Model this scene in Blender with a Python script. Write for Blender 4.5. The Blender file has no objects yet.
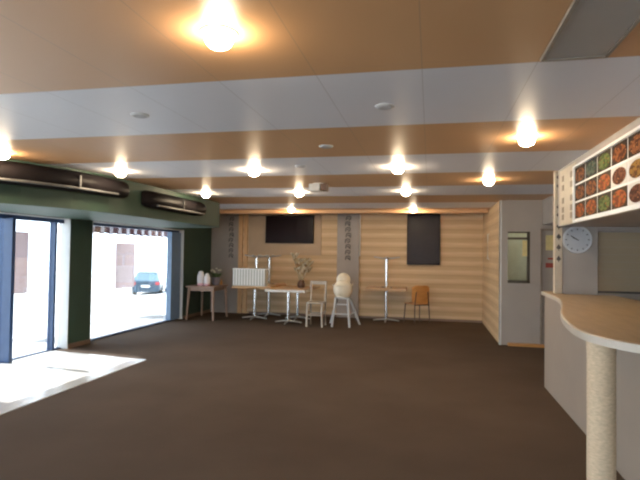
import bpy, bmesh, math, random
from mathutils import Matrix, Vector
random.seed(7)
S = bpy.context.scene
COL = S.collection
PI = math.pi

# ------------------------------------------------------------------ helpers
class MB:
    """collects shapes, builds ONE mesh object"""
    def __init__(s): s.bm = bmesh.new()
    def box(s, x0, x1, y0, y1, z0, z1, bev=0):
        r = bmesh.ops.create_cube(s.bm, size=1.0)
        vs = r['verts']
        for v in vs:
            v.co = Vector((x0 + (v.co.x + .5) * (x1 - x0), y0 + (v.co.y + .5) * (y1 - y0), z0 + (v.co.z + .5) * (z1 - z0)))
        if bev:
            es = list({e for v in vs for e in v.link_edges})
            bmesh.ops.bevel(s.bm, geom=es, offset=bev, segments=2, affect='EDGES', profile=.6)
        return s
    def tube(s, pts, r, seg=12, r1=None):
        pts = [Vector(p) for p in pts]
        n = len(pts); rings = []
        for i, p in enumerate(pts):
            d = (pts[min(i + 1, n - 1)] - pts[max(i - 1, 0)]).normalized()
            a = d.cross(Vector((0, 0, 1)))
            if a.length < 1e-3: a = d.cross(Vector((1, 0, 0)))
            a.normalize(); b = d.cross(a)
            rr = r if r1 is None else r + (r1 - r) * i / (n - 1)
            rings.append([s.bm.verts.new(p + (a * math.cos(2 * PI * k / seg) + b * math.sin(2 * PI * k / seg)) * rr) for k in range(seg)])
        for i in range(n - 1):
            for k in range(seg):
                s.bm.faces.new((rings[i][k], rings[i][(k + 1) % seg], rings[i + 1][(k + 1) % seg], rings[i + 1][k]))
        s.bm.faces.new(rings[0]); s.bm.faces.new(rings[-1])
        return s
    def lathe(s, prof, c=(0, 0, 0), seg=24, sx=1, sy=1):
        rings = []
        for r, z in prof:
            rings.append([s.bm.verts.new((c[0] + max(r, 1e-4) * sx * math.cos(2 * PI * k / seg), c[1] + max(r, 1e-4) * sy * math.sin(2 * PI * k / seg), c[2] + z)) for k in range(seg)])
        for i in range(len(rings) - 1):
            for k in range(seg):
                s.bm.faces.new((rings[i][k], rings[i][(k + 1) % seg], rings[i + 1][(k + 1) % seg], rings[i + 1][k]))
        s.bm.faces.new(rings[0]); s.bm.faces.new(rings[-1])
        return s
    def prism(s, pts, z0, z1):
        a = [s.bm.verts.new((x, y, z0)) for x, y in pts]; b = [s.bm.verts.new((x, y, z1)) for x, y in pts]
        n = len(pts)
        s.bm.faces.new(a); s.bm.faces.new(b)
        for i in range(n): s.bm.faces.new((a[i], a[(i + 1) % n], b[(i + 1) % n], b[i]))
        return s
    def prism_y(s, pts, y0, y1):           # outline in x,z pushed along y
        a = [s.bm.verts.new((x, y0, z)) for x, z in pts]; b = [s.bm.verts.new((x, y1, z)) for x, z in pts]
        n = len(pts)
        s.bm.faces.new(a); s.bm.faces.new(b)
        for i in range(n): s.bm.faces.new((a[i], a[(i + 1) % n], b[(i + 1) % n], b[i]))
        return s
    def ball(s, c, r, sc=(1, 1, 1), rot=None, sub=2):
        q = bmesh.ops.create_icosphere(s.bm, subdivisions=sub, radius=r)
        for v in q['verts']:
            p = Vector((v.co.x * sc[0], v.co.y * sc[1], v.co.z * sc[2]))
            if rot: p = rot @ p
            v.co = p + Vector(c)
        return s
    def leaf(s, p, d, L, w, bend=.3):
        p = Vector(p); d = Vector(d).normalized()
        side = d.cross(Vector((0, 0, 1)))
        if side.length < 1e-2: side = Vector((1, 0, 0))
        side.normalize(); up = side.cross(d)
        rows = []
        for i in range(6):
            t = i / 5
            c = p + d * L * t - Vector((0, 0, 1)) * bend * L * t * t
            ww = w * math.sin(PI * (.08 + .9 * t)) * .5
            rows.append((s.bm.verts.new(c - side * ww), s.bm.verts.new(c + up * ww * -.25), s.bm.verts.new(c + side * ww)))
        for i in range(5):
            for j in range(2):
                s.bm.faces.new((rows[i][j], rows[i][j + 1], rows[i + 1][j + 1], rows[i + 1][j]))
        return s
    def quad(s, a, b, c, d):
        s.bm.faces.new([s.bm.verts.new(p) for p in (a, b, c, d)])
        return s
    def xform(s, M):
        for v in s.bm.verts: v.co = M @ v.co
        return s
    def build(s, name, m, parent=None, smooth=False, loc=None, kind=None):
        bmesh.ops.recalc_face_normals(s.bm, faces=s.bm.faces[:])
        me = bpy.data.meshes.new(name)
        s.bm.to_mesh(me); s.bm.free()
        me.materials.append(m)
        if smooth:
            for p in me.polygons: p.use_smooth = True
            me.set_sharp_from_angle(angle=math.radians(40))
        o = bpy.data.objects.new(name, me); COL.objects.link(o)
        if parent: o.parent = parent
        if loc: o.location = loc
        if kind: o['kind'] = kind
        return o

def tag(o, label, cat, group=None):
    o['label'] = label; o['category'] = cat
    if group: o['group'] = group
    return o
def thing(name, label, cat, loc=(0, 0, 0), rz=0, group=None):
    o = bpy.data.objects.new(name, None); COL.objects.link(o)
    o.location = loc; o.rotation_euler = (0, 0, rz); o.empty_display_size = .1
    return tag(o, label, cat, group)
def dup(root, loc, label, rz=0, group=None):
    r = root.copy(); COL.objects.link(r); r.location = loc; r.rotation_euler = (0, 0, rz); r['label'] = label
    if group: r['group'] = group
    for ch in list(root.children):
        c = ch.copy(); COL.objects.link(c); c.parent = r
        for g in ch.children:
            d = g.copy(); COL.objects.link(d); d.parent = c
    return r

# ------------------------------------------------------------------ materials
def base(name):
    m = bpy.data.materials.new(name); m.use_nodes = True
    nt = m.node_tree
    return m, nt, nt.nodes['Principled BSDF']
def N(nt, t, **kw):
    n = nt.nodes.new(t)
    for k, v in kw.items(): setattr(n, k, v)
    return n
def math_(nt, op, a, b=None, clamp=False):
    n = N(nt, 'ShaderNodeMath', operation=op, use_clamp=clamp)
    for i, v in enumerate((a, b)):
        if v is None: continue
        if isinstance(v, (int, float)): n.inputs[i].default_value = v
        else: nt.links.new(v, n.inputs[i])
    return n.outputs[0]
def mix(nt, f, a, b):
    n = N(nt, 'ShaderNodeMix', data_type='RGBA')
    for i, v in ((0, f), (6, a), (7, b)):
        if isinstance(v, (int, float)): n.inputs[i].default_value = v
        elif isinstance(v, tuple): n.inputs[i].default_value = (*v, 1)
        else: nt.links.new(v, n.inputs[i])
    return n.outputs[2]
def mat(name, col, rough=.5, metal=0, var=.12, scale=12, bump=0, stretch=(1, 1, 1), spec=.5, coat=0):
    """plain surface with a little procedural mottling"""
    m, nt, b = base(name)
    tc = N(nt, 'ShaderNodeTexCoord'); mp = N(nt, 'ShaderNodeMapping'); mp.inputs['Scale'].default_value = stretch
    nt.links.new(tc.outputs['Object'], mp.inputs[0])
    nz = N(nt, 'ShaderNodeTexNoise'); nz.inputs['Scale'].default_value = scale; nz.inputs['Detail'].default_value = 4
    nt.links.new(mp.outputs[0], nz.inputs[0])
    lo = tuple(c * (1 - var) for c in col); hi = tuple(min(1, c * (1 + var)) for c in col)
    f = N(nt, 'ShaderNodeMapRange'); f.inputs[1].default_value = .3; f.inputs[2].default_value = .7
    nt.links.new(nz.outputs[0], f.inputs[0])
    nt.links.new(mix(nt, f.outputs[0], lo, hi), b.inputs['Base Color'])
    b.inputs['Roughness'].default_value = rough; b.inputs['Metallic'].default_value = metal
    b.inputs['Specular IOR Level'].default_value = spec; b.inputs['Coat Weight'].default_value = coat
    if bump:
        bp = N(nt, 'ShaderNodeBump'); bp.inputs['Strength'].default_value = bump; bp.inputs['Distance'].default_value = .01
        nt.links.new(nz.outputs[0], bp.inputs['Height']); nt.links.new(bp.outputs[0], b.inputs['Normal'])
    return m
def emis(name, col, s):
    m, nt, b = base(name)
    b.inputs['Base Color'].default_value = (.9, .9, .9, 1)
    b.inputs['Emission Color'].default_value = (*col, 1); b.inputs['Emission Strength'].default_value = s
    return m
def glass(name, tint=(.96, .98, 1), refl=1.0):
    m, nt, b = base(name); nt.nodes.remove(b)
    out = nt.nodes['Material Output']
    tr = N(nt, 'ShaderNodeBsdfTransparent'); tr.inputs[0].default_value = (*tint, 1)
    gl = N(nt, 'ShaderNodeBsdfGlossy'); gl.inputs['Roughness'].default_value = .02
    fr = N(nt, 'ShaderNodeFresnel'); fr.inputs[0].default_value = 1.45
    mx = N(nt, 'ShaderNodeMixShader')
    nt.links.new(math_(nt, 'MULTIPLY', fr.outputs[0], refl), mx.inputs[0])
    nt.links.new(tr.outputs[0], mx.inputs[1]); nt.links.new(gl.outputs[0], mx.inputs[2])
    nt.links.new(mx.outputs[0], out.inputs[0])
    return m
def wood(name, a, b_, scale=6, axis=(1, 12, 12), rough=.45, coat=0):
    m, nt, b = base(name)
    tc = N(nt, 'ShaderNodeTexCoord'); mp = N(nt, 'ShaderNodeMapping'); mp.inputs['Scale'].default_value = axis
    nt.links.new(tc.outputs['Object'], mp.inputs[0])
    nz = N(nt, 'ShaderNodeTexNoise'); nz.inputs['Scale'].default_value = scale; nz.inputs['Detail'].default_value = 6; nz.inputs['Distortion'].default_value = .6
    nt.links.new(mp.outputs[0], nz.inputs[0])
    f = N(nt, 'ShaderNodeMapRange'); f.inputs[1].default_value = .32; f.inputs[2].default_value = .68
    nt.links.new(nz.outputs[0], f.inputs[0])
    nt.links.new(mix(nt, f.outputs[0], a, b_), b.inputs['Base Color'])
    b.inputs['Roughness'].default_value = rough; b.inputs['Coat Weight'].default_value = coat
    return m

BAND0, PITCH, SEAM0, SEAM = 2.74, 1.175, .523, .572
def ceiling_mat():
    m, nt, b = base('ceiling_panels')
    tc = N(nt, 'ShaderNodeTexCoord'); sp = N(nt, 'ShaderNodeSeparateXYZ'); nt.links.new(tc.outputs['Object'], sp.inputs[0])
    t = math_(nt, 'DIVIDE', math_(nt, 'SUBTRACT', sp.outputs[1], BAND0), PITCH * 2)
    fr = math_(nt, 'FRACT', t)
    white = math_(nt, 'MULTIPLY', math_(nt, 'LESS_THAN', fr, .5), math_(nt, 'LESS_THAN', sp.outputs[1], 12.0))
    nz = N(nt, 'ShaderNodeTexNoise'); nz.inputs['Scale'].default_value = 1.2; nz.inputs['Detail'].default_value = 3
    nt.links.new(tc.outputs['Object'], nz.inputs[0])
    orange = mix(nt, nz.outputs[0], (.60, .34, .165), (.67, .395, .20))
    wht = mix(nt, nz.outputs[0], (.74, .74, .78), (.80, .80, .84))
    c = mix(nt, white, orange, wht)
    def line(v, p0, p, w):
        d = math_(nt, 'FRACT', math_(nt, 'ADD', math_(nt, 'DIVIDE', math_(nt, 'SUBTRACT', v, p0), p), .5))
        return math_(nt, 'LESS_THAN', math_(nt, 'ABSOLUTE', math_(nt, 'SUBTRACT', d, .5)), w / p)
    seam = math_(nt, 'MAXIMUM', line(sp.outputs[0], SEAM0, SEAM, .003), line(sp.outputs[1], BAND0, PITCH, .004))
    c = mix(nt, math_(nt, 'MULTIPLY', seam, .3), c, (.25, .2, .16))
    nt.links.new(c, b.inputs['Base Color'])
    b.inputs['Roughness'].default_value = .44; b.inputs['Specular IOR Level'].default_value = .45
    return m
def siding_mat(name='wall_siding', along='x'):
    """horizontal boards with pale-to-tan gradient, repeat .215 m"""
    m, nt, b = base(name)
    tc = N(nt, 'ShaderNodeTexCoord'); sp = N(nt, 'ShaderNodeSeparateXYZ'); nt.links.new(tc.outputs['Object'], sp.inputs[0])
    z = math_(nt, 'DIVIDE', sp.outputs[2], .215)
    fr = math_(nt, 'FRACT', z)
    rp = N(nt, 'ShaderNodeValToRGB'); nt.links.new(fr, rp.inputs[0])
    e = rp.color_ramp.elements
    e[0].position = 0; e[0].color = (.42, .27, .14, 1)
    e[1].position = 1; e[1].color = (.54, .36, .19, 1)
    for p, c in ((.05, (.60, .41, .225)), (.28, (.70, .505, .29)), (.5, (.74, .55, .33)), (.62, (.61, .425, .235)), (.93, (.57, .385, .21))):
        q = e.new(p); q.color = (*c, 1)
    mp = N(nt, 'ShaderNodeMapping'); mp.inputs['Scale'].default_value = (.8, 9, 9) if along == 'x' else (9, .8, 9)
    nt.links.new(tc.outputs['Object'], mp.inputs[0])
    nz = N(nt, 'ShaderNodeTexNoise'); nz.inputs['Scale'].default_value = 3; nz.inputs['Detail'].default_value = 5
    nt.links.new(mp.outputs[0], nz.inputs[0])
    f = N(nt, 'ShaderNodeMapRange'); f.inputs[1].default_value = .3; f.inputs[2].default_value = .7; f.inputs[4].default_value = .35
    nt.links.new(nz.outputs[0], f.inputs[0])
    nt.links.new(mix(nt, f.outputs[0], rp.outputs[0], (.46, .30, .16)), b.inputs['Base Color'])
    bp = N(nt, 'ShaderNodeBump'); bp.inputs['Strength'].default_value = .5; bp.inputs['Distance'].default_value = .01
    nt.links.new(math_(nt, 'GREATER_THAN', fr, .05), bp.inputs['Height']); nt.links.new(bp.outputs[0], b.inputs['Normal'])
    b.inputs['Roughness'].default_value = .55
    return m
def carpet_mat():
    m, nt, b = base('carpet')
    tc = N(nt, 'ShaderNodeTexCoord')
    n1 = N(nt, 'ShaderNodeTexNoise'); n1.inputs['Scale'].default_value = 1.1; n1.inputs['Detail'].default_value = 6
    n2 = N(nt, 'ShaderNodeTexNoise'); n2.inputs['Scale'].default_value = 90; n2.inputs['Detail'].default_value = 2
    nt.links.new(tc.outputs['Object'], n1.inputs[0]); nt.links.new(tc.outputs['Object'], n2.inputs[0])
    f = N(nt, 'ShaderNodeMapRange'); f.inputs[1].default_value = .35; f.inputs[2].default_value = .65
    nt.links.new(n1.outputs[0], f.inputs[0])
    c = mix(nt, f.outputs[0], (.094, .064, .045), (.114, .081, .058))
    c = mix(nt, math_(nt, 'MULTIPLY', n2.outputs[0], .5), c, (.052, .039, .03))
    nt.links.new(c, b.inputs['Base Color']); b.inputs['Roughness'].default_value = .95; b.inputs['Specular IOR Level'].default_value = .15
    bp = N(nt, 'ShaderNodeBump'); bp.inputs['Strength'].default_value = .4; bp.inputs['Distance'].default_value = .004
    nt.links.new(n2.outputs[0], bp.inputs['Height']); nt.links.new(bp.outputs[0], b.inputs['Normal'])
    return m
def dish_mat(name, a, b_, c_, bg, rx=.46, ry=.42):
    """printed photo of a plate of food; object x,z of the print run -.5..5"""
    m, nt, b = base(name)
    tc = N(nt, 'ShaderNodeTexCoord'); sp = N(nt, 'ShaderNodeSeparateXYZ'); nt.links.new(tc.outputs['Generated'], sp.inputs[0])
    u = math_(nt, 'DIVIDE', math_(nt, 'SUBTRACT', sp.outputs[1], .5), rx); v = math_(nt, 'DIVIDE', math_(nt, 'SUBTRACT', sp.outputs[2], .47), ry)
    r = math_(nt, 'SQRT', math_(nt, 'ADD', math_(nt, 'MULTIPLY', u, u), math_(nt, 'MULTIPLY', v, v)))
    oi = N(nt, 'ShaderNodeObjectInfo')
    vm = N(nt, 'ShaderNodeVectorMath', operation='ADD'); nt.links.new(tc.outputs['Generated'], vm.inputs[0]); nt.links.new(oi.outputs['Random'], vm.inputs[1])
    nz = N(nt, 'ShaderNodeTexNoise'); nz.inputs['Scale'].default_value = 5; nz.inputs['Detail'].default_value = 3
    vo = N(nt, 'ShaderNodeTexVoronoi'); vo.inputs['Scale'].default_value = 6
    nt.links.new(vm.outputs[0], nz.inputs[0]); nt.links.new(vm.outputs[0], vo.inputs[0])
    food = mix(nt, math_(nt, 'GREATER_THAN', nz.outputs[0], .5), a, b_)
    food = mix(nt, math_(nt, 'LESS_THAN', vo.outputs['Distance'], .22), food, c_)
    col = mix(nt, math_(nt, 'LESS_THAN', r, 1.0), bg, food)
    nt.links.new(col, b.inputs['Base Color']); b.inputs['Roughness'].default_value = .6; b.inputs['Specular IOR Level'].default_value = .04
    return m

M = dict(
    ceiling=ceiling_mat(), siding=siding_mat(), siding_y=siding_mat('wall_siding_side', 'y'), carpet=carpet_mat(),
    green=mat('green_paint', (.030, .063, .044), .6, var=.08, scale=3),
    white=mat('white_paint', (.8, .8, .78), .45, var=.03, scale=5),
    grey=mat('grey_wall_paint', (.36, .325, .295), .6, var=.05, scale=2.5),
    greyd=mat('grey_partition', (.39, .345, .305), .55, var=.04, scale=2.5),
    pilaster=mat('grey_pilaster', (.345, .30, .265), .5, var=.06, scale=3),
    taupe=mat('taupe_shade_board', (.45, .325, .21), .6, var=.05, scale=3),
    hatch=mat('beige_shutter', (.37, .29, .19), .5, var=.06, scale=2),
    black=mat('black_plastic', (.012, .010, .011), .45, var=.1, scale=8, spec=.06),
    screen=mat('dark_screen', (.016, .009, .010), .25, var=.1, scale=2, spec=.12),
    mark=mat('dark_lettering', (.07, .062, .058), .5),
    blue=mat('navy_metal_frame', (.02, .055, .14), .35, var=.08),
    bluegrey=mat('blue_grey_frame', (.16, .25, .38), .4, var=.06),
    silver=mat('silver_strip', (.13, .13, .13), .5, metal=.2),
    chrome=mat('chrome', (.78, .78, .77), .22, metal=.75, var=.04),
    oakpost=wood('honey_wood_post', (.62, .35, .15), (.72, .44, .21), 5, (9, 9, .8)),
    tabletop=wood('tan_table_laminate', (.50, .29, .13), (.60, .36, .17), 4, (1, 9, 9), .3),
    palewood=wood('pale_pink_wood', (.29, .18, .13), (.38, .25, .18), 5, (2, 9, 9), .5),
    board=None, pelmet=mat('orange_pelmet', (.66, .385, .19), .45, var=.06, scale=3), footmetal=mat('brushed_foot', (.42, .39, .35), .35, metal=.4), edge=mat('white_edge', (.75, .70, .64), .4, var=.1, scale=30),
    counter=wood('oak_worktop', (.44, .31, .175), (.54, .395, .235), 3.2, (7, 1, 7), .35),
    cedge=mat('pale_edge', (.50, .44, .36), .4, var=.06),
    cpanel=mat('taupe_counter_panel', (.31, .25, .20), .5, var=.05, scale=2),
    rope=mat('cream_wrapped_post', (.60, .455, .30), .75, var=.14, scale=70, bump=.2, stretch=(.6, .6, 1.6)),
    cream=mat('cream_paint', (.52, .445, .34), .5, var=.05),
    creamcl=mat('cream_vinyl', (.80, .71, .55), .45, var=.05),
    lightgrey=mat('light_grey_metal', (.56, .57, .57), .4, var=.05),
    chairwood=mat('greyish_pale_wood', (.50, .43, .35), .45, var=.08),
    orangewood=wood('orange_plywood', (.56, .25, .07), (.66, .32, .10), 5, (1, 6, 6), .4),
    darkleg=mat('dark_metal_leg', (.10, .06, .04), .4),
    crate=mat('translucent_white', (.74, .74, .70), .4, var=.04),
    porcelain=mat('white_glaze', (.85, .80, .80), .2, var=.03),
    pink=mat('pink_glaze', (.78, .44, .50), .3, var=.05),
    potblue=mat('blue_grey_pot', (.21, .21, .26), .4, var=.08),
    leaf=mat('leaf_green', (.10, .15, .06), .55, var=.25),
    petal=mat('cream_petals', (.72, .66, .52), .6, var=.1),
    dried=mat('dried_leaves', (.46, .36, .21), .7, var=.25),
    brown=mat('dark_brown_wood', (.11, .055, .03), .5, var=.15),
    clock=mat('clock_face', (.47, .50, .54), .4, var=.02),
    clockrim=mat('clock_rim', (.62, .64, .67), .3, var=.02),
    vent=mat('grey_ceiling_panel', (.36, .345, .32), .4, var=.05, scale=3),
    skirt=wood('orange_skirting', (.52, .25, .08), (.60, .31, .11), 4, (1, 8, 8), .4),
    brownskirt=mat('brown_skirting', (.20, .13, .09), .5),
    glass=glass('clear_glass', refl=.6),
    lens=emis('warm_lamp_lens', (1.0, .78, .52), 165),
    concrete=mat('outdoor_concrete', (.46, .46, .45), .8, var=.1, scale=1.5),
    road=mat('road', (.34, .35, .36), .8, var=.1, scale=1.5),
    carpaint=mat('car_teal_blue', (.006, .045, .085), .25, coat=.6), carglass=mat('car_glass', (.12, .2, .24), .1),
    tyre=mat('tyre_rubber', (.02, .02, .02), .8), redlight=mat('tail_lamp', (.5, .02, .02), .3),
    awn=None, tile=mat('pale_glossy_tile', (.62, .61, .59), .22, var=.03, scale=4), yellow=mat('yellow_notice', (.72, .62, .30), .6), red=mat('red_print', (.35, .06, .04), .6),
    mint=mat('mint_room_wall', (.52, .63, .55), .6, var=.06),
)
def board_mat():
    m, nt, b = base('backlit_vinyl_board'); nt.nodes.remove(b)
    d = N(nt, 'ShaderNodeBsdfDiffuse'); d.inputs[0].default_value = (.42, .36, .36, 1)
    t = N(nt, 'ShaderNodeBsdfTranslucent'); t.inputs[0].default_value = (.25, .222, .226, 1)
    a = N(nt, 'ShaderNodeAddShader'); nt.links.new(d.outputs[0], a.inputs[0]); nt.links.new(t.outputs[0], a.inputs[1])
    nt.links.new(a.outputs[0], nt.nodes['Material Output'].inputs[0])
    return m
M['board'] = board_mat()
def awning_mat():
    m, nt, b = base('striped_awning')
    tc = N(nt, 'ShaderNodeTexCoord'); sp = N(nt, 'ShaderNodeSeparateXYZ'); nt.links.new(tc.outputs['Object'], sp.inputs[0])
    f = math_(nt, 'LESS_THAN', math_(nt, 'FRACT', math_(nt, 'DIVIDE', sp.outputs[1], .36)), .6)
    nt.links.new(mix(nt, f, (.62, .62, .66), (.09, .03, .035)), b.inputs['Base Color']); b.inputs['Roughness'].default_value = .8
    return m
M['awn'] = awning_mat()
def crate_mat():
    m, nt, b = base('milky_plastic')
    out = nt.nodes['Material Output']
    b.inputs['Base Color'].default_value = (.80, .80, .74, 1); b.inputs['Roughness'].default_value = .4
    tr = N(nt, 'ShaderNodeBsdfTransparent'); mx = N(nt, 'ShaderNodeMixShader'); mx.inputs[0].default_value = .6
    nt.links.new(tr.outputs[0], mx.inputs[1]); nt.links.new(b.outputs[0], mx.inputs[2]); nt.links.new(mx.outputs[0], out.inputs[0])
    return m
M['crate'] = crate_mat()

# ------------------------------------------------------------------ setting
XL, YB, ZC = -5.55, 12.5, 2.53
YF = -3.0                                   # unseen front wall behind the camera
XR = 3.9
st = 'structure'
MB().box(XL - .2, XR + .15, YF, YB + .15, -.12, 0).build('floor', M['carpet'], kind=st)
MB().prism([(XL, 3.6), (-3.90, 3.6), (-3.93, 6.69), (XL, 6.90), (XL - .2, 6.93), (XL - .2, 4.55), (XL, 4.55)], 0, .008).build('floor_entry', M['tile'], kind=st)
MB().box(XL - .2, XR + .15, YF, YB + .15, ZC, ZC + .12).build('ceiling', M['ceiling'], kind=st)
MB().box(XL - .2, 1.33, YB, YB + .15, 0, ZC).build('wall_back', M['siding'], kind=st)
# left wall: two glazed openings (door 4.55..7.05 / window 7.6..10.87) and an unseen one added behind the camera for daylight
HD = 2.04
D0, D1, W0, W1 = 4.55, 7.12, 7.66, 10.95
F0, F1 = -2.4, 3.2
w = MB()
w.box(XL - .2, XL, YF, F0, 0, ZC).box(XL - .2, XL, F1, D0, 0, ZC).box(XL - .2, XL, D1, W0, 0, ZC).box(XL - .2, XL, W1, YB, 0, ZC)
w.box(XL - .2, XL, F0, F1, HD, ZC).box(XL - .2, XL, D0, D1, HD, ZC).box(XL - .2, XL, W0, W1, HD, ZC)
w.build('wall_left', M['green'], kind=st)
MB().box(XR, XR + .15, YF, YB + .15, 0, ZC).build('wall_right', M['grey'], kind=st)
# front wall behind the camera: wide opening added to let daylight in
w = MB(); w.box(XL - .2, -5.0, YF - .15, YF, 0, ZC).box(1.2, XR + .15, YF - .15, YF, 0, ZC).box(-5.0, 1.2, YF - .15, YF, 2.35, ZC)
w.build('wall_front', M['grey'], kind=st)
# white reveals
def reveal(name, y0, y1):
    r = MB(); t = .012
    r.box(XL - .2, XL, y1 - t, y1, 0, HD).box(XL - .2, XL, y0, y0 + t, 0, HD).box(XL - .2, XL, y0, y1, HD - t, HD)
    r.build(name, M['white'], kind=st)
reveal('trim_1', D0, D1); reveal('trim_2', W0, W1)
# door 1
d = MB(); xa, xb = XL - .17, XL - .11
d.box(xa, xb, D0 + .012, D1 - .012, HD - .072, HD - .012)
d.box(XL - .18, XL - .08, 6.885, 6.925, 0, HD - .06).box(XL - .26, XL - .005, 5.97, 6.03, 0, HD - .06).box(xa, xb, D0 + .012, D0 + .09, 0, HD - .06).box(xa, xb, D0, D1, 0, .02)
door = d.build('door_1', M['blue'], kind=st)
MB().box(XL - .145, XL - .137, D0 + .09, 5.97, .02, HD - .07).box(XL - .145, XL - .137, 6.03, 6.885, .02, HD - .07).build('glass_pane', M['glass'], door)
MB().box(XL - .145, XL - .137, 6.925, D1 - .012, .02, HD - .07).build('glass_pane', M['glass'], door)
# window 1
d = MB()
d.box(xa, xb, W0 + .012, W1 - .012, HD - .06, HD - .012)
d.box(xa, xb, W0 + .012, W0 + .06, 0, HD - .05).box(xa, xb, W0, W1, 0, .025)
win = d.build('window_1', M['blue'], kind=st)
MB().box(xa, xb + .05, 10.50, 10.925, .02, HD - .06).build('frame_post', M['bluegrey'], win)
MB().box(XL - .145, XL - .137, W0 + .06, 10.50, .025, HD - .06).build('glass_pane', M['glass'], win)
q = MB(); 
for y in (F0, .4, F1 - .06): q.box(xa, xb, y, y + .06, 0, HD)
q.box(xa, xb, F0, F1, HD - .06, HD).box(xa, xb, F0, F1, 0, .03)
w3 = q.build('fill_window_left', M['blue'], kind=st)  # unseen window, added to bring more daylight into the room
MB().box(XL - .145, XL - .137, F0 + .06, F1 - .06, .03, HD - .06).build('glass_pane', M['glass'], w3)
q = MB()
for x in (-5.0, -2.9, -.9, 1.14): q.box(x, x + .06, YF - .11, YF - .05, 0, 2.35)
q.box(-5.0, 1.2, YF - .11, YF - .05, 2.29, 2.35).box(-5.0, 1.2, YF - .11, YF - .05, 0, .03)
w4 = q.build('fill_window_front', M['blue'], kind=st)  # glazing of the added front opening, there for fill daylight
MB().box(-4.94, 1.14, YF - .085, YF - .077, .03, 2.29).build('glass_pane', M['glass'], w4)
# pier baseboards
MB().box(XL, XL + .015, D1, W0, 0, .07).build('baseboard_left', M['brownskirt'], kind=st)
MB().box(XL, XL + .015, W1, YB, 0, .07).build('baseboard_left', M['brownskirt'], kind=st)
MB().box(-4.5, 1.22, YB - .012, YB, 0, .05).build('baseboard_back', M['brownskirt'], kind=st)
# curved green soffit over the glazing
sof = [(XL, 3.3), (-5.1, 3.75), (-4.72, 4.3), (-4.42, 4.85), (-4.22, 5.4), (-4.12, 6.0), (-4.10, 6.8), (-4.10, 9.55), (-4.16, 9.73), (-4.3, 9.8), (XL, 9.85)]
MB().prism(sof, 2.042, ZC).build('wall_soffit', M['green'], kind=st)
# alcove side wall, grey partition facing the room, store room behind
MB().box(1.20, 1.33, 9.5, YB, 0, ZC).build('wall_alcove', M['siding_y'], kind=st)
PW = (1.30, 1.70, 1.08, 1.98)
DX0, DX1, DH = 1.86, 2.68, 2.03
w = MB()
w.box(1.2, 1.33, 9.4995, 9.5, 0, ZC).box(1.33, PW[0], 9.5, 9.6, 0, ZC).box(PW[0], PW[1], 9.5, 9.6, 0, PW[2]).box(PW[0], PW[1], 9.5, 9.6, PW[3], ZC).box(PW[1], DX0, 9.5, 9.6, 0, ZC)
w.box(DX0, DX1, 9.5, 9.6, DH, ZC).box(DX1, XR, 9.5, 9.6, 0, ZC)
w.build('wall_partition', M['greyd'], kind=st)
MB().box(1.335, XR, 11.2, 11.3, 0, ZC).build('wall_store', M['mint'], kind=st)
MB().box(1.188, 1.225, 9.485, 9.5, 0, ZC).box(1.188, 1.20, 9.485, 9.53, 0, ZC).build('trim_3', M['white'], kind=st)
MB().box(1.33, 1.96, 9.40, 9.499, 0, .045, .004).build('baseboard_partition', M['skirt'], kind=st)
pw = MB()
pw.box(PW[0], PW[1], 9.52, 9.58, PW[2], PW[2] + .05).box(PW[0], PW[1], 9.52, 9.58, 1.84, 1.88).box(PW[0], PW[1], 9.52, 9.58, PW[3] - .025, PW[3])
pw.box(PW[1] - .045, PW[1], 9.52, 9.58, PW[2], PW[3]).box(PW[0], PW[0] + .02, 9.52, 9.58, PW[2], PW[3])
w2 = pw.build('window_2', mat('dark_olive_frame', (.07, .06, .04), .5), kind=st)
MB().box(PW[0] + .02, PW[1] - .045, 9.545, 9.552, PW[2] + .05, 1.84).build('glass_pane', M['glass'], w2)
MB().box(PW[0] + .02, PW[1] - .045, 9.545, 9.552, 1.88, PW[3] - .02).build('glass_pane', M['glass'], w2)
# door in the partition
d = MB(); d.box(DX0 + .035, DX1 - .035, 9.53, 9.57, .01, DH - .035)
d2 = d.build('door_2', M['greyd'], kind=st)
MB().box(DX0, DX0 + .035, 9.485, 9.6, 0, DH).box(DX1 - .035, DX1, 9.485, 9.6, 0, DH).box(DX0, DX1, 9.485, 9.6, DH - .035, DH).build('door_frame', mat('brown_grey_frame', (.27, .22, .18), .5), d2)
MB().tube([(2.58, 9.53, 1.0), (2.58, 9.47, 1.0), (2.46, 9.47, 1.0)], .011).build('door_handle', M['chrome'], d2, True)
# beam above the bar passage, bar bulkhead, bar back wall
MB().box(XL + .02, 1.195, 11.32, 11.40, 2.458, ZC).build('beam', M['pelmet'], kind=st)
MB().box(1.9, 2.0, 6.4, 9.5, 2.1, ZC).build('beam', M['grey'], kind=st)
MB().box(1.42, XR, YF, 6.40, 1.89, ZC).build('wall_bulkhead', M['grey'], kind=st)
w = MB(); w.box(1.475, 1.84, 6.3, 6.4, 0, 1.89).box(1.84, 3.5, 6.3, 6.4, 0, 1.15).box(3.5, XR, 6.3, 6.4, 0, 1.89).box(1.84, 3.5, 6.3, 6.4, 1.84, 1.89)
w.build('wall_bar', M['grey'], kind=st)

# ------------------------------------------------------------------ back wall finishes
MB().box(XL + .002, -4.80, YB - .03, YB, 0, ZC).build('wall_panel', M['pilaster'], kind=st)
MB().box(-4.80, -4.69, YB - .05, YB, 0, ZC, .006).box(-4.66, -4.56, YB - .035, YB, 0, ZC, .006).build('trim_5', M['oakpost'], kind=st)
MB().box(-2.23, -1.69, YB - .06, YB, 0, ZC, .004).build('pilaster', M['pilaster'], kind=st)
MB().box(-1.685, -1.66, YB - .03, YB, 1.5, 2.5, .004).build('trim_6', M['white'], kind=st)

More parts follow.
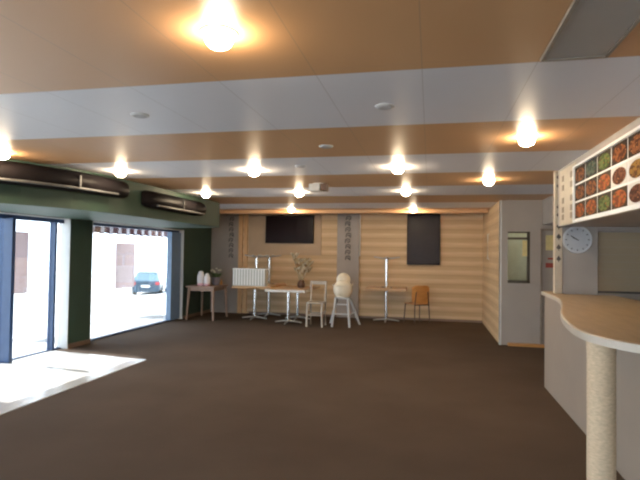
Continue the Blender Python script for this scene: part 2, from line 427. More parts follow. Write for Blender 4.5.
def glyphs(name, label, x, y, ztop, n, step, wd, m):
    """column of arch-shaped painted characters"""
    g = MB()
    for i in range(n):
        z = ztop - i * step; h = step * .72; x0 = x - wd / 2; x1 = x + wd / 2; t = wd * .2
        j = (.012, -.008, .0, .014, -.01, .006, 0, .004)[i % 8]
        def P(u, v): return (x0 + j + u * wd, y, z - v * h)
        g.tube([P(.12, .95), P(.08, .6), P(.1, .3), P(.25, .08), P(.5, 0), P(.75, .08), P(.88, .3), P(.86, .6), P(.7, .78)], t * .42, 6)
        g.tube([P(.2, .52), P(.45, .45), P(.7, .5)], t * .36, 6)
        if i % 2: g.tube([P(.55, .5), P(.62, .75), P(.9, 1.02)], t * .38, 6)
        else: g.tube([P(.7, .78), P(.5, .9), P(.62, 1.05)], t * .38, 6)
    o = g.build(name, m)
    return tag(o, label, 'lettering')
glyphs('wall_lettering', 'column of dark curled characters on the grey pilaster above the high chair', -1.96, YB - .0605, 2.47, 8, .139, .15, M['mark'])
glyphs('wall_lettering', 'column of dark characters on the grey corner panel by the green wall', -5.0, YB - .0305, 2.45, 8, .135, .13, M['mark'])

tag(MB().box(-4.54, -2.64, YB - .025, YB - .001, 1.50, 2.52, .004).build('tv_shade_board', M['taupe']), 'taupe board standing in for wall shade behind the landscape screen', 'board')  # sheet coloured as the television's shade on the planks
t = thing('television', 'wide black television hung landscape on the plank wall', 'television', (-3.445, YB - .027, 2.14))
MB().box(-.62, .62, -.06, -.008, -.345, .345, .008).build('housing', M['black'], t)
MB().box(-.60, .60, -.064, -.058, -.315, .33).build('screen', M['screen'], t)
MB().box(-.15, .15, -.012, .001, -.12, .12).build('wall_mount', M['black'], t)
t = thing('television', 'black television hung upright in portrait above the orange chair', 'television', (-.155, YB - .002, 1.915))
hs = MB().box(-.385, .385, -.075, -.02, -.60, .60, .008).build('housing', M['black'], t)
MB().box(-.365, .365, -.079, -.073, -.575, .58).build('screen', mat('brown_black_screen', (.024, .013, .010), .3, spec=.15), t)
MB().box(-.15, .15, -.022, .001, -.15, .15).build('wall_mount', M['black'], t)
# white pull bars on the alcove side wall
tag(MB().tube([(1.20, 11.13, 1.48), (1.165, 11.13, 1.48), (1.165, 11.13, 2.0), (1.20, 11.13, 2.0)], .014, 10).build('pull_rail', M['white'], smooth=True), 'slim white vertical pull bar on the plank side wall', 'handle')

# ------------------------------------------------------------------ air conditioners along the soffit
def aircon(pts, z0, z1, label):
    """long black rounded unit following the soffit face"""
    t = thing('air_conditioner', label, 'air conditioner', (0, 0, 0), group='air conditioners on the green soffit')
    def off(d):
        out = []
        n = len(pts)
        for i in range(n):
            a = Vector(pts[max(i - 1, 0)]); b = Vector(pts[min(i + 1, n - 1)])
            dd = (b - a).normalized(); out.append(Vector(pts[i]) + Vector((dd.y, -dd.x)) * (d + .012))
        return out
    prof = [(0, z0), (.05, z0 - .0), (.11, z0 + .025), (.145, z0 + .07), (.15, z0 + .13), (.13, z0 + .19), (.08, z1 - .02), (0, z1)]
    L = len(pts)
    bm = MB(); rings = []
    for i in range(L):
        rings.append(None)
    cols = []
    for i in range(L):
        # shrink the profile at both ends for rounded caps
        e = min(i, L - 1 - i)
        k = (.25, .8, 1)[min(e, 2)]
        row = []
        zc = (z0 + z1) / 2
        for d, z in prof:
            q = off(d * k)[i]; row.append(bm.bm.verts.new((q.x, q.y, zc + (z - zc) * (.55 + .45 * k))))
        cols.append(row)
    for i in range(L - 1):
        for j in range(len(prof) - 1):
            bm.bm.faces.new((cols[i][j], cols[i + 1][j], cols[i + 1][j + 1], cols[i][j + 1]))
        bm.bm.faces.new((cols[i][-1], cols[i + 1][-1], cols[i + 1][0], cols[i][0]))
    bm.bm.faces.new(cols[0]); bm.bm.faces.new(cols[-1])
    cs = bm.build('casing', M['black'], t, True)
    q = off(.135)[2:-2]
    MB().tube([(p.x, p.y, z0 + .035) for p in q], .016, 8).build('louvre_strip', M['silver'], cs, True)
    p = pts[L // 2]; MB().box(p[0] + .004, p[0] + .02, p[1] - .3, p[1] + .3, z0 + .08, z1 - .06).build('wall_mount', M['black'], t)
    mid = off(.152)[L // 2]
    MB().box(mid.x - .008, mid.x + .006, mid.y - .01, mid.y + .01, z0 + .05, z1 - .07).build('seam_clip', M['silver'], cs)
    return t
def along(a, b, n): return [(a[0] + (b[0] - a[0]) * i / n, a[1] + (b[1] - a[1]) * i / n) for i in range(n + 1)]
fr = [(-4.80, 4.17), (-4.72, 4.3), (-4.58, 4.58), (-4.42, 4.85), (-4.32, 5.1), (-4.22, 5.4), (-4.17, 5.7), (-4.12, 6.0), (-4.11, 6.25), (-4.105, 6.37)]
aircon(fr, 2.25, 2.505, 'long black rounded air conditioner above the glazed door')
aircon([(-4.1, 6.72), (-4.1, 6.80)] + along((-4.1, 6.95), (-4.1, 8.55), 6) + [(-4.1, 8.68), (-4.1, 8.75)], 2.19, 2.45, 'long black rounded air conditioner above the window beside the corner')

# ------------------------------------------------------------------ ceiling fittings
dl = thing('downlight', 'largest ceiling downlight, nearest the camera on an orange panel', 'light', (-.93, 2.13, ZC), group='ceiling downlights')
MB().lathe([(.052, -.001), (.082, -.001), (.083, -.005), (.078, -.008), (.060, -.009), (.052, -.006)]).build('trim_ring', M['white'], dl, True)
MB().lathe([(.046, -.003), (.058, -.016), (.062, -.031), (.058, -.047), (.045, -.062), (.025, -.071), (.001, -.074)]).build('lens', M['lens'], dl, True)
for x, y, lb in [
    (.77, 4.47, 'ceiling downlight on an orange panel closest to the menu board'),
    (-.36, 5.80, 'ceiling downlight on a white panel, third row, between the box and menu board'),
    (-2.05, 5.79, 'ceiling downlight on a white panel, middle of the row of three nearest lights'),
    (-3.73, 5.66, 'ceiling downlight beside the end of the long air conditioner'),
    (-.37, 8.00, 'ceiling downlight on a far white panel in line with the portrait television'),
    (-2.06, 7.98, 'ceiling downlight beside the white ceiling box'),
    (-3.66, 7.97, 'ceiling downlight beside the corner air conditioner on a white panel'),
    (-3.02, 11.02, 'farthest ceiling downlight above the landscape television'),
    (-.36, 11.08, 'farthest ceiling downlight above the portrait television'),
    (.73, 6.90, 'ceiling downlight on an orange panel in front of the grey partition'),
    (-4.24, 4.40, 'ceiling downlight cut by the left picture edge above the glazed door')]:
    dup(dl, (x, y, ZC), lb)
dup(dl, (2.3, 10.4, ZC), 'ceiling downlight inside the room behind the small partition window')

sd = thing('ceiling_speaker', 'oval grey speaker in a white ceiling panel nearest the menu board', 'speaker', (-.30, 3.39, ZC), group='small round ceiling fittings')
MB().lathe([(.001, -.012), (.05, -.012), (.062, -.008), (.066, 0)]).build('cover', M['lightgrey'], sd, True)
MB().lathe([(.001, -.0145), (.045, -.0145), (.048, -.011), (.001, -.011)]).build('grille', mat('grey_grille', (.42, .42, .44), .5), sd, True)
for x, y, lb in [(-.935, 4.58, 'small round ceiling fitting on an orange panel in mid room'),
                 (-2.05, 3.33, 'small round ceiling fitting on the wide white panel toward the glazed door'),
                 (-1.43, 5.59, 'small round ceiling fitting beside a downlight on a white panel')]:
    dup(sd, (x, y, ZC), lb)
t = thing('ceiling_box', 'small white box fitting hanging under an orange ceiling panel', 'projector', (-1.56, 6.98, ZC))
MB().box(-.09, .07, -.08, .10, -.12, -.015, .012).build('housing', M['lightgrey'], t)
MB().box(.072, .16, -.06, .10, -.11, -.012, .01).build('side_unit', M['brown'], t)
MB().box(-.04, .1, -.03, .06, -.016, 0).build('mount', M['white'], t)
t = thing('ceiling_hatch', 'plain grey access panel in the orange ceiling near the bar', 'panel', (0, 0, ZC))
MB().box(.545, .815, 1.58, 2.68, -.012, -.001, .003).build('panel', M['vent'], t)
MB().box(.527, .545, 1.565, 2.70, -.016, 0).box(.815, .83, 1.565, 2.70, -.016, 0).box(.545, .815, 2.68, 2.70, -.016, 0).box(.545, .815, 1.565, 1.58, -.016, 0).build('frame', mat('grey_brown_frame', (.30, .26, .21), .5), t)

# ------------------------------------------------------------------ bar
bar = thing('bar_counter', 'bar counter with flared oak worktop and taupe front panel', 'counter', (0, 0, 0))
def spline(pts, n=5):
    out = []
    P = [Vector(p) for p in pts]
    for i in range(len(P) - 1):
        p0, p1, p2, p3 = P[max(i - 1, 0)], P[i], P[i + 1], P[min(i + 2, len(P) - 1)]
        for k in range(n):
            u = k / n
            q = .5 * ((2 * p1) + (p2 - p0) * u + (2 * p0 - 5 * p1 + 4 * p2 - p3) * u * u + (3 * p1 - p0 - 3 * p2 + p3) * u ** 3)
            out.append((q.x, q.y))
    out.append(tuple(P[-1])); return out
cur = spline([(1.33, 6.72), (1.31, 6.2), (1.285, 5.75), (1.23, 5.35), (1.10, 4.75), (.99, 4.3), (.905, 3.87), (.855, 3.5), (.838, 3.24), (.86, 3.04), (.95, 2.83), (1.14, 2.66), (1.5, 2.55), (2.0, 2.52)])
inn = [(2.0, 6.28), (1.472, 6.28), (1.472, 6.72)]
def inset(c, d):
    out = []; n = len(c)
    for i in range(n):
        a = Vector(c[max(i - 1, 0)]); b = Vector(c[min(i + 1, n - 1)]); v = (b - a).normalized()
        out.append((c[i][0] - v.y * d, c[i][1] + v.x * d))
    return out
MB().prism(inset(cur, .012) + inn, 1.095, 1.131).build('worktop', M['counter'], bar)
e = MB(); o1 = inset(cur, .0); o2 = inset(cur, .0122)
vo = [[e.bm.verts.new((x, y, z)) for (x, y) in c] for c, z in ((o1, 1.088), (o1, 1.127), (o2, 1.1315), (o2, 1.088))]
for i in range(len(cur) - 1):
    for k in range(4): e.bm.faces.new((vo[k][i], vo[k][i + 1], vo[(k + 1) % 4][i + 1], vo[(k + 1) % 4][i]))
e.build('edge_band', M['cedge'], bar, True)
MB().box(1.345, 1.365, 2.7, 3.56, 0, 1.094).box(1.345, 1.365, 3.572, 6.6, 0, 1.094).build('front_panel', M['cpanel'], bar)
MB().box(1.366, 1.437, 2.72, 6.58, 0, 1.09).box(1.437, 1.93, 2.72, 6.27, 0, 1.09).build('carcass', M['grey'], bar)
MB().box(1.338, 1.346, 3.55, 3.582, 0, 1.09).build('joint_strip', mat('grey_strip', (.26, .24, .22), .5), bar)
MB().lathe([(.074, 0), (.074, 1.0), (.076, 1.04), (.078, 1.094)], (.952, 3.20, 0), 32).build('support_post', M['rope'], bar, True)

t = thing('sign_post', 'narrow cream post with black symbols standing at the counter end', 'post', (0, 0, 0))
po = MB().box(1.388, 1.468, 6.285, 6.365, 1.132, ZC, .004).build('post', M['cream'], t)
for z in (2.46, 2.36, 2.12, 2.03, 1.90, 1.78, 1.66, 1.53):
    g = MB()
    g.prism_y([(1.428, z + .035), (1.453, z - .005), (1.441, z - .022), (1.432, z - .022), (1.432, z - .04), (1.424, z - .04), (1.424, z - .022), (1.415, z - .022), (1.403, z - .005)], 6.281, 6.2855)
    g.build('symbol', M['mark'], po)
t = thing('cream_sign', 'cream sign panel with dark vertical writing between post and menu board', 'sign', (0, 0, 0))
pn = MB().box(1.412, 1.4195, 5.53, 6.18, 1.895, 2.50, .003).build('panel', M['cream'], t)
wm = mat('brown_writing', (.22, .17, .12), .5)
for z in (2.40, 2.30, 2.16, 2.06, 1.98):
    for y in (5.68, 6.02):
        MB().prism_y([(0, 0), (.005, 0), (.005, .06), (0, .06)], -.03, .045).xform(Matrix.Translation((1.4085, y, z - .03))).build('character', wm, pn)
mb = thing('menu_board', 'white framed menu board with rows of dish photos above the bar', 'sign', (0, 0, 0))
MY0, MY1, MZ0, MZ1 = 3.35, 5.50, 1.885, 2.445
mp_ = MB().box(1.395, 1.419, MY0, MY1, MZ0, MZ1).build('panel', M['white'], mb)
f = MB(); f.box(1.375, 1.396, MY0, MY1, MZ0, MZ0 + .022).box(1.375, 1.396, MY0, MY1, MZ1 - .022, MZ1).box(1.375, 1.396, MY1 - .03, MY1, MZ0 + .022, MZ1 - .022).box(1.375, 1.396, MY0, MY0 + .03, MZ0 + .022, MZ1 - .022)
f.build('frame', M['white'], mb)
dm = [dish_mat('dish_a', (.07, .022, .010), (.22, .075, .025), (.40, .17, .06), (.03, .02, .014)),
      dish_mat('dish_b', (.36, .10, .03), (.16, .045, .018), (.07, .13, .03), (.06, .04, .025)),
      dish_mat('dish_c', (.05, .075, .022), (.12, .15, .05), (.26, .08, .03), (.04, .03, .02)),
      dish_mat('dish_d', (.06, .02, .012), (.14, .05, .025), (.30, .12, .05), (.66, .64, .60)),
      dish_mat('dish_e', (.30, .15, .03), (.12, .05, .015), (.20, .06, .02), (.66, .64, .60)),
      dish_mat('dish_f', (.04, .06, .045), (.09, .12, .09), (.20, .12, .08), (.035, .035, .035))]
pick = [[0, 5, 2, 0, 0, 1], [0, 0, 1, 3, 4, 2], [1, 1, 2, 1, 3, 0]]
for r in range(3):
    for c in range(6):
        y1 = MY1 - .035 - c * .3475; z1 = MZ1 - .026 - r * .171
        MB().box(1.391, 1.3965, y1 - .322, y1, z1 - .152, z1).build('dish_photo', dm[pick[r][c]], mp_)

ck = thing('wall_clock', 'round pale wall clock on the grey wall above the counter', 'clock', (1.622, 6.298, 1.745))
R90 = Matrix.Rotation(PI / 2, 4, 'X')
MB().lathe([(.001, 0), (.153, 0), (.156, .02), (.150, .034), (.138, .034), (.135, .02), (.001, .02)], seg=40).xform(R90).build('rim', M['clockrim'], ck, True)
fc = MB().lathe([(.001, .021), (.134, .021), (.134, .023), (.001, .023)], seg=40).xform(R90).build('face', M['clock'], ck)
for k in range(12):
    MB().box(-.005, .005, -.026, -.0228, .108, .126).xform(Matrix.Rotation(k * PI / 6, 4, 'Y')).build('hour_mark', M['mark'], fc)
for nm, L, a in (('hour_hand', .055, -1.13), ('minute_hand', .085, -1.0)):
    MB().box(-.005, .005, -.029 - (.003 if L > .1 else 0), -.0265 - (.003 if L > .1 else 0), -.015, L).xform(Matrix.Rotation(a, 4, 'Y')).build(nm, M['mark'], fc)
sh = thing('serving_shutter', 'closed beige serving shutter in the bar wall beside the clock', 'shutter', (0, 0, 0))
q = MB()
for k in range(8): q.box(1.845, 3.495, 6.352, 6.372, 1.17 + k * .083, 1.17 + (k + 1) * .083 - .002)
q.build('slat_panel', M['hatch'], sh)
MB().box(1.845, 3.495, 6.30, 6.38, 1.152, 1.172).build('sill', M['mark'], sh)

# notices on partition window and door
tag(MB().box(1.575, 1.665, 9.535, 9.543, 1.55, 1.83).build('notice', M['yellow']), 'pale yellow notice stuck on the small partition window', 'notice')
t = thing('notice', 'pale yellow notice with red print on the partition door', 'notice', (0, 0, 0))
MB().box(1.955, 2.14, 9.524, 9.529, 1.66, 1.92).build('sheet', M['yellow'], t)
MB().box(1.955, 2.17, 9.524, 9.529, 1.36, 1.44).box(1.99, 2.2, 9.524, 9.529, 1.50, 1.53).build('red_print', M['red'], t)

# ------------------------------------------------------------------ furniture
ped_group = 'pedestal tables along the back wall'
def pedestal(label, loc, wx_, wy_, edge=False, leg='chrome'):
    t = thing('pedestal_table', label, 'table', loc, group=ped_group)
    MB().box(-wx_ / 2, wx_ / 2, -wy_ / 2, wy_ / 2, .725, .755, .005).build('tabletop', M['tabletop'], t)
    if edge:
        x, y, h = wx_ / 2 + .006, wy_ / 2 + .006, .012
        e = MB(); e.box(-x, x, -y, -y + h, .700, .757).box(-x, x, y - h, y, .700, .757).box(-x, -x + h, -y, y, .700, .757).box(x - h, x, -y, y, .700, .757)
        e.build('edge_band', M['edge'], t)
    MB().lathe([(.034, .03), (.034, .69), (.05, .70), (.10, .725)], seg=20).build('column', M['chrome'], t, True)
    f = MB()
    for k in range(4):
        a = PI / 4 * 0 + k * PI / 2
        f.tube([(0, 0, .055), (.14 * math.cos(a), .14 * math.sin(a), .045), (.30 * math.cos(a), .30 * math.sin(a), .022)], .026, 10, .016)
    f.build('foot_cross', M['footmetal'], t, True)
    MB().box(-.12, .12, -.04, .04, .712, .726).build('top_bracket', M['darkleg'], t)
    return t
def inverted(src, loc, label):
    r = dup(src, loc, label); r.rotation_euler = (PI, 0, 0); r.location.z = loc[2]
    return r
J = pedestal('tan pedestal table upright below the portrait television', (-.98, 12.02, 0), .92, .7)
inverted(J, (-.98, 12.02, 1.511), 'pedestal table upside down with its foot in the air beside the orange chair')
A = dup(J, (-3.99, 11.48, 0), 'tan pedestal table carrying the white ribbed crate')
inverted(J, (-3.96, 11.48, 1.511), 'pedestal table upside down with its chrome column rising behind the crate')
C_ = pedestal('small pedestal table against the plank wall behind the crate', (-3.87, 12.17, 0), .72, .56)
inverted(C_, (-3.87, 12.17, 1.511), 'small pedestal table upside down against the wall, column rising right of the crate')
D_ = pedestal('tan pedestal table with white edging in front of the flower vase', (-3.055, 11.05, 0), .90, .64, True)
E_ = dup(J, (-3.03, 11.76, 0), 'tan pedestal table carrying the dried flower arrangement')

# crate on table A (in front of the upturned table)
ct = thing('storage_crate', 'milky white ribbed plastic crate on a pedestal table', 'crate', (-4.03, 11.252, .787))
# sits on the rim of the upturned top
q = MB(); a, b_, h = .385, .105, .395
q.box(-a, a, -b_, -b_ + .008, 0, h).box(-a, a, b_ - .008, b_, 0, h).box(-a, -a + .008, -b_, b_, 0, h).box(a - .008, a, -b_, b_, 0, h).box(-a, a, -b_, b_, 0, .008)
bx = q.build('box', M['crate'], ct)
q = MB()
for k in range(12): x = -a + .02 + k * (2 * a - .04) / 11; q.box(x - .012, x + .012, -b_ - .008, -b_, .02, h - .02)
q.build('ribs', M['white'], bx)
MB().box(-a - .012, a + .012, -b_ - .012, -b_, h - .02, h).box(-a - .012, a + .012, b_, b_ + .012, h - .02, h).box(-a - .012, -a, -b_, b_, h - .02, h).box(a, a + .012, -b_, b_, h - .02, h).build('rim', M['white'], ct)

# wooden side table in the corner
wt = thing('side_table', 'pale wooden side table with splayed legs beside the green wall', 'table', (-5.09, 11.28, 0))
MB().box(-.35, .35, -.42, .42, .735, .77, .008).build('tabletop', M['palewood'], wt)
MB().box(-.28, .28, -.35, -.33, .655, .735).box(-.28, .28, .33, .35, .655, .735).box(-.28, -.26, -.33, .33, .655, .735).box(.26, .28, -.33, .33, .655, .735).build('apron', M['palewood'], wt)
for sx in (-1, 1):
    for sy in (-1, 1):
        MB().tube([(sx * .29, sy * .35, .735), (sx * .325, sy * .40, 0)], .034, 12, .022).build('leg', M['palewood'], wt, True)
def jar(loc, h, r, label):
    t = thing('jar', label, 'jar', loc, group='white jars on the side table')
    MB().lathe([(r * .9, h * .15), (r, h * .3), (r, h * .6), (r * .85, h * .78), (r * .6, h * .86)], seg=24).build('body', M['porcelain'], t, True)
    MB().lathe([(r * .86, 0), (r * .95, h * .05), (r * .93, h * .16), (r * .2, h * .16)], seg=24).build('base', M['pink'], t, True)
    MB().lathe([(r * .62, h * .84), (r * .7, h * .88), (r * .6, h * .95), (r * .25, h)], seg=24).build('lid', M['porcelain'], t, True)
    return t
jar((-5.17, 11.08, .77), .34, .088, 'taller white jar with pink base on the wooden side table')
jar((-5.00, 11.05, .77), .29, .072, 'shorter white jar with pink base nearer the potted plant')
pt = thing('potted_plant', 'small leafy plant in a blue grey pot on the side table', 'plant', (-4.95, 11.42, .77))
MB().lathe([(.065, 0), (.075, .02), (.098, .17), (.10, .185), (.088, .185), (.085, .16), (.001, .155)]).build('pot', M['potblue'], pt, True)
q = MB()
for k in range(26):
    a = k * 2.4; el = .5 + .6 * random.random()
    q.leaf((random.uniform(-.04, .04), random.uniform(-.04, .04), .15), (math.cos(a) * .6, math.sin(a) * .6, el), random.uniform(.18, .30), .07, .25)
q.build('foliage', M['leaf'], pt)
q = MB()
for k in range(9):
    a = k * 2.4; q.ball((math.cos(a) * .11, math.sin(a) * .10, .31 + .08 * random.random()), .03, (1, 1, .7), sub=1)
q.build('blossoms', M['petal'], pt, True)
tag(MB().lathe([(.028, 0), (.03, .01), (.03, .07), (.014, .10), (.013, .13), (.001, .13)], (-4.86, 11.54, .77)).build('bottle', M['skirt'], smooth=True), 'tiny brown bottle at the edge of the wooden side table', 'bottle')

# dried flower arrangement
vz = thing('flower_arrangement', 'dried flower arrangement of cream petals and brown stems in a vase', 'flowers', (-2.90, 11.56, .755))
MB().lathe([(.06, 0), (.085, .03), (.095, .08), (.07, .14), (.05, .17), (.055, .19), (.04, .19), (.035, .15), (.001, .05)]).build('vase', M['brown'], vz, True)
q = MB(); q2 = MB(); q3 = MB()
tips = [(-.16, -.02, .72), (-.12, .03, .60), (-.05, -.04, .58), (.03, .02, .52), (.12, -.02, .60), (.17, .02, .54), (.06, -.05, .42), (-.08, -.05, .40), (.0, -.06, .34), (.14, .04, .40)]
for x, y, z in tips:
    q.tube([(0, 0, .14), (x * .4, y * .4, .14 + (z - .14) * .55), (x, y, z)], .006, 6, .004)
for i, (x, y, z) in enumerate(tips):
    for k in range(7):
        a = k * .9 + i
        (q2 if (i + k) % 3 == 0 else q3).leaf((x, y, z - .05), (math.cos(a), math.sin(a), 1.3), .2, .11, .1)
for k in range(46):
    a = k * 2.4; q3.leaf((0, 0, .10 + .006 * (k % 20)), (math.cos(a) * .40, math.sin(a) * .40, 1), random.uniform(.16, .42), .11, .1)
q2.leaf((-.10, -.03, .36), (-.22, -.02, 1), .38, .075, .0).leaf((.05, -.05, .2), (-.3, -.1, 1), .3, .07, 0).leaf((.06, -.05, .22), (.4, -.1, 1), .28, .07, 0)
q.build('stems', M['brown'], vz); q2.build('petals', M['petal'], vz); q3.build('dried_leaves', M['dried'], vz)

# slim pale chair
ch = thing('dining_chair', 'slim pale chair frame between the flower table and the high chair', 'chair', (-2.37, 10.80, 0))
for sx in (-1, 1):
    MB().tube([(sx * .165, -.19, 0), (sx * .155, -.175, .49)], .022, 10, .024).build('leg', M['chairwood'], ch, True)
    MB().tube([(sx * .165, .20, 0), (sx * .16, .175, .49), (sx * .165, .215, .95)], .023, 10, .022).build('leg', M['chairwood'], ch, True)
MB().box(-.185, .185, -.2, .19, .49, .515, .008).build('seat', M['chairwood'], ch)
MB().box(-.165, .165, .20, .222, .875, .95, .006).build('backrest', M['chairwood'], ch)
MB().tube([(-.16, -.185, .25), (.16, -.185, .25)], .017).tube([(-.16, .19, .25), (.16, .19, .25)], .017).tube([(-.16, -.185, .30), (-.16, .19, .30)], .017).tube([(.16, -.185, .30), (.16, .19, .30)], .017).build('stretcher', M['chairwood'], ch, True)

# high chair
hc = thing('high_chair', 'white high chair with cream padded seat in front of the grey pilaster', 'high chair', (-1.83, 10.98, 0))
for sx in (-1, 1):
    MB().tube([(sx * .13, -.10, .60), (sx * .19, -.23, 0)], .027, 10, .024).build('leg', M['lightgrey'], hc, True)
    MB().tube([(sx * .13, .10, .60), (sx * .33, .34, 0)], .027, 10, .024).build('leg', M['lightgrey'], hc, True)
MB().box(-.175, .175, -.21, -.16, .26, .285, .006).box(-.16, .16, -.165, -.14, .46, .485, .006).tube([(-.18, -.2, .27), (-.22, .24, .27)], .012).tube([(.18, -.2, .27), (.22, .24, .27)], .012).build('footrest', M['lightgrey'], hc)
MB().box(-.16, .16, -.14, .14, .585, .62, .01).build('seat_base', M['lightgrey'], hc)
q = MB(); q.ball((0, 0, .785), .21, (1.0, .78, 1.02), sub=3); q.build('seat', M['creamcl'], hc, True)
q = MB(); q.ball((0, .06, .98), .155, (1.0, .5, 1.0), Matrix.Rotation(-.12, 3, 'X'), 3); q.build('backrest', M['creamcl'], hc, True)
q = MB(); q.tube([(-.20, .10, .90), (-.215, -.05, .88), (-.17, -.17, .87), (0, -.215, .865), (.17, -.17, .87), (.215, -.05, .88), (.20, .10, .90)], .009, 10); q.build('tray_rail', M['creamcl'], hc, True)

# orange plywood chair, back toward the camera
oc = thing('dining_chair', 'orange plywood chair with dark metal legs beside the upturned table', 'chair', (-.29, 11.96, 0), math.radians(34))
# local: faces +y, back at -y
def curved(w_, z0, z1, y, depth, th, n=8, round_=.05):
    b = MB(); cols = []
    for i in range(n + 1):
        u = -1 + 2 * i / n; x = u * w_ / 2; yy = y + depth * u * u
        drop = round_ * max(0, abs(u) - .6) ** 2 * 6
        cols.append([b.bm.verts.new((x, yy - th / 2, z0 + drop)), b.bm.verts.new((x, yy + th / 2, z0 + drop)), b.bm.verts.new((x, yy + th / 2, z1 - drop)), b.bm.verts.new((x, yy - th / 2, z1 - drop))])
    for i in range(n):
        for k in range(4): b.bm.faces.new((cols[i][k], cols[i + 1][k], cols[i + 1][(k + 1) % 4], cols[i][(k + 1) % 4]))
    b.bm.faces.new(cols[0]); b.bm.faces.new(cols[-1])
    return b
curved(.45, .46, .86, -.20, .04, .014).build('backrest', M['orangewood'], oc, True)
MB().box(-.20, .20, -.19, .20, .435, .452, .006).build('seat', M['orangewood'], oc)
for sx in (-1, 1):
    MB().tube([(sx * .19, .17, .435), (sx * .21, .20, 0)], .012, 10).build('leg', M['darkleg'], oc, True)
    MB().tube([(sx * .15, -.225, .72), (sx * .18, -.215, .45), (sx * .20, -.235, 0)], .012, 10).build('leg', M['darkleg'], oc, True)
MB().tube([(-.19, .17, .425), (.19, .17, .425)], .011).tube([(-.18, -.2, .425), (.18, -.2, .425)], .011).build('seat_frame', M['darkleg'], oc, True)

# ------------------------------------------------------------------ posters on the glass, outside
def board(label, y0, y1, z0, z1):
    t = thing('sign_board', label, 'sign', (-7.62, (y0 + y1) / 2, -.125), group='pink boards outside the glazing')
    w_ = (y1 - y0) / 2
    MB().box(-.018, .018, -w_, w_, z0 + .125, z1 + .125, .004).build('panel', M['board'], t)
    for sy in (-1, 1): MB().tube([(-.03, sy * (w_ - .05), 0), (-.03, sy * (w_ - .05), z1 + .1)], .012, 8).build('leg', M['white'], t, True)
    MB().box(-.16, .12, -w_ + .02, w_ - .02, 0, .02).build('base', M['white'], t)
board('pale pink board standing outside the large window', 11.45, 12.27, .60, 1.74)
board('pale pink board standing outside the glass door', 8.02, 8.58, .71, 1.885)
g = MB()
pr_ = [(-70, -2.6), (-30, -1.6), (-20, -1.4), (-15, -1.01), (-8, -.14), (XL - .2, -.05)]
ys = [-40, 70]
for (x0, z0), (x1, z1) in zip(pr_[:-1], pr_[1:]):
    g.quad((x0, ys[0], z0), (x1, ys[0], z1), (x1, ys[1], z1), (x0, ys[1], z0))
g.build('ground_outside', M['concrete'], kind=st)
MB().quad((XL - .2, -40, -.05), (30, -40, -.05), (30, YF - .15, -.05), (XL - .2, YF - .15, -.05)).build('ground_street', M['concrete'], kind=st)
aw = thing('awning', 'striped awning with a dark red valance outside the large window', 'awning', (0, 0, 0))
q = MB(); q.prism_y([(XL - .2, 2.55), (XL - .2, 2.50), (-7.75, 2.21), (-7.75, 2.26)], 7.3, 14.4).build('canopy', M['awn'], aw)
q = MB(); n = 25
for i in range(n):
    y0 = 9.9 + 4.5 * i / n; y1 = 9.9 + 4.5 * (i + 1) / n - .012
    q.box(-7.77, -7.755, y0, y1, 1.95 + .025 * (i % 2), 2.26)
q.build('valance', M['awn'], aw)
for y in (7.35, 14.3): MB().tube([(XL - .2, y, 2.3), (-7.74, y, 2.2)], .015).build('strut', M['white'], aw)

# parked car
car = thing('car', 'dark teal blue car parked outside beyond the large window', 'car', (-18.3, 31.6, -1.27), math.radians(20))
body = [(-.87, .30), (-.90, .55), (-.86, .88), (-.80, .95), (.80, .95), (.86, .88), (.90, .55), (.87, .30), (.80, .22), (-.80, .22)]
q = MB()
rows = []
for y, k, top in ((-2.1, .93, .93), (-2.0, 1, 1), (0, 1.0, 1), (1.3, 1, .97), (1.95, .95, .86), (2.1, .85, .78)):
    rows.append([q.bm.verts.new((x * k, y, .22 + (z - .22) * top)) for x, z in body])
for i in range(len(rows) - 1):
    for j in range(len(body)): q.bm.faces.new((rows[i][j], rows[i + 1][j], rows[i + 1][(j + 1) % len(body)], rows[i][(j + 1) % len(body)]))
q.bm.faces.new(rows[0]); q.bm.faces.new(rows[-1]); cb = q.build('body', M['carpaint'], car)
q = MB(); a = [(-.80, -1.95, .94), (.80, -1.95, .94), (.80, .95, .94), (-.80, .95, .94)]; b_ = [(-.62, -1.6, 1.44), (.62, -1.6, 1.44), (.62, .25, 1.44), (-.62, .25, 1.44)]
va = [q.bm.verts.new(p) for p in a]; vb = [q.bm.verts.new(p) for p in b_]
q.bm.faces.new(va); q.bm.faces.new(vb)
for i in range(4): q.bm.faces.new((va[i], va[(i + 1) % 4], vb[(i + 1) % 4], vb[i]))
q.build('cabin', M['carglass'], car)
MB().box(-.63, .63, -1.62, .27, 1.435, 1.47, .02).build('roof', M['carpaint'], car)
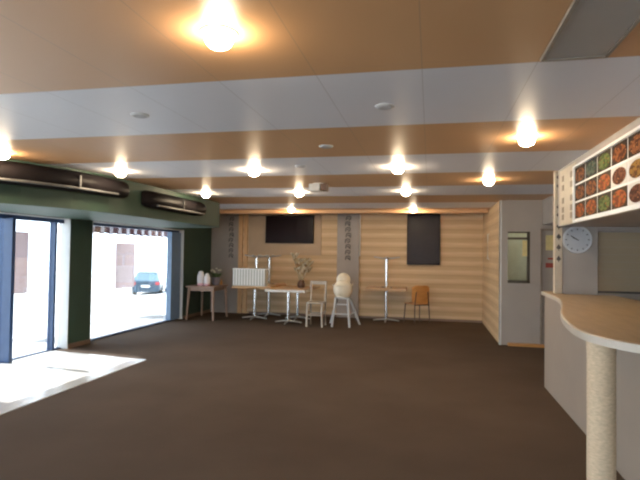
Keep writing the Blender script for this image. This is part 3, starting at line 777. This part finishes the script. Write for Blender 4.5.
MB().box(-.26, .26, -2.115, -2.09, .52, .66).build('number_plate', M['white'], cb)
for sx in (-1, 1):
    MB().box(sx * .72 - .12, sx * .72 + .12, -2.11, -2.0, .68, .86, .01).build('tail_lamp', M['redlight'], cb)
    for y in (-1.35, 1.3):
        MB().lathe([(.2, -.1), (.31, -.1), (.32, -.06), (.32, .06), (.31, .1), (.2, .1)], seg=24).xform(Matrix.Translation((sx * .80, y, .32)) @ Matrix.Rotation(PI / 2, 4, 'Y')).build('wheel', M['tyre'], car, True)

# ------------------------------------------------------------------ light
wd = bpy.data.worlds.new('sky'); S.world = wd; wd.use_nodes = True
bg = wd.node_tree.nodes['Background']; bg.inputs[0].default_value = (.80, .91, 1.0, 1); bg.inputs[1].default_value = 6.4
sn = bpy.data.lights.new('sun', 'SUN'); sn.energy = 16; sn.angle = math.radians(.6); sn.color = (1, .97, .93)
so = bpy.data.objects.new('sun', sn); COL.objects.link(so)
el = math.radians(50.5); d = Vector((math.cos(el) * .992, -math.cos(el) * .126, -math.sin(el)))
so.rotation_euler = d.to_track_quat('-Z', 'Y').to_euler()

# ------------------------------------------------------------------ camera
cam = bpy.data.cameras.new('camera'); co = bpy.data.objects.new('camera', cam); COL.objects.link(co)
f = 515.0
yc = Vector((110, -15, -f)).normalized(); zc = Vector((1, -.014, 0)).cross(yc).normalized()
if zc.y < 0: zc = -zc
xc = yc.cross(zc)
R = Matrix((xc, yc, zc)).to_4x4()
co.matrix_world = Matrix.Translation((0, 0, 1.55)) @ R
cam.sensor_width = 36; cam.lens = 36 * f / 640; cam.clip_start = .05; cam.clip_end = 300
S.camera = co
S.view_settings.view_transform = 'Standard'; S.view_settings.look = 'None'; S.view_settings.gamma = 1
S.view_settings.use_curve_mapping = False; S.view_settings.exposure = .2
S.cycles.max_bounces = 10; S.cycles.diffuse_bounces = 6; S.cycles.transparent_max_bounces = 12
S.cycles.use_denoising = True
S.cycles.filter_width = 2.2
S.cycles.caustics_reflective = False; S.cycles.caustics_refractive = False
S.cycles.sample_clamp_indirect = 6
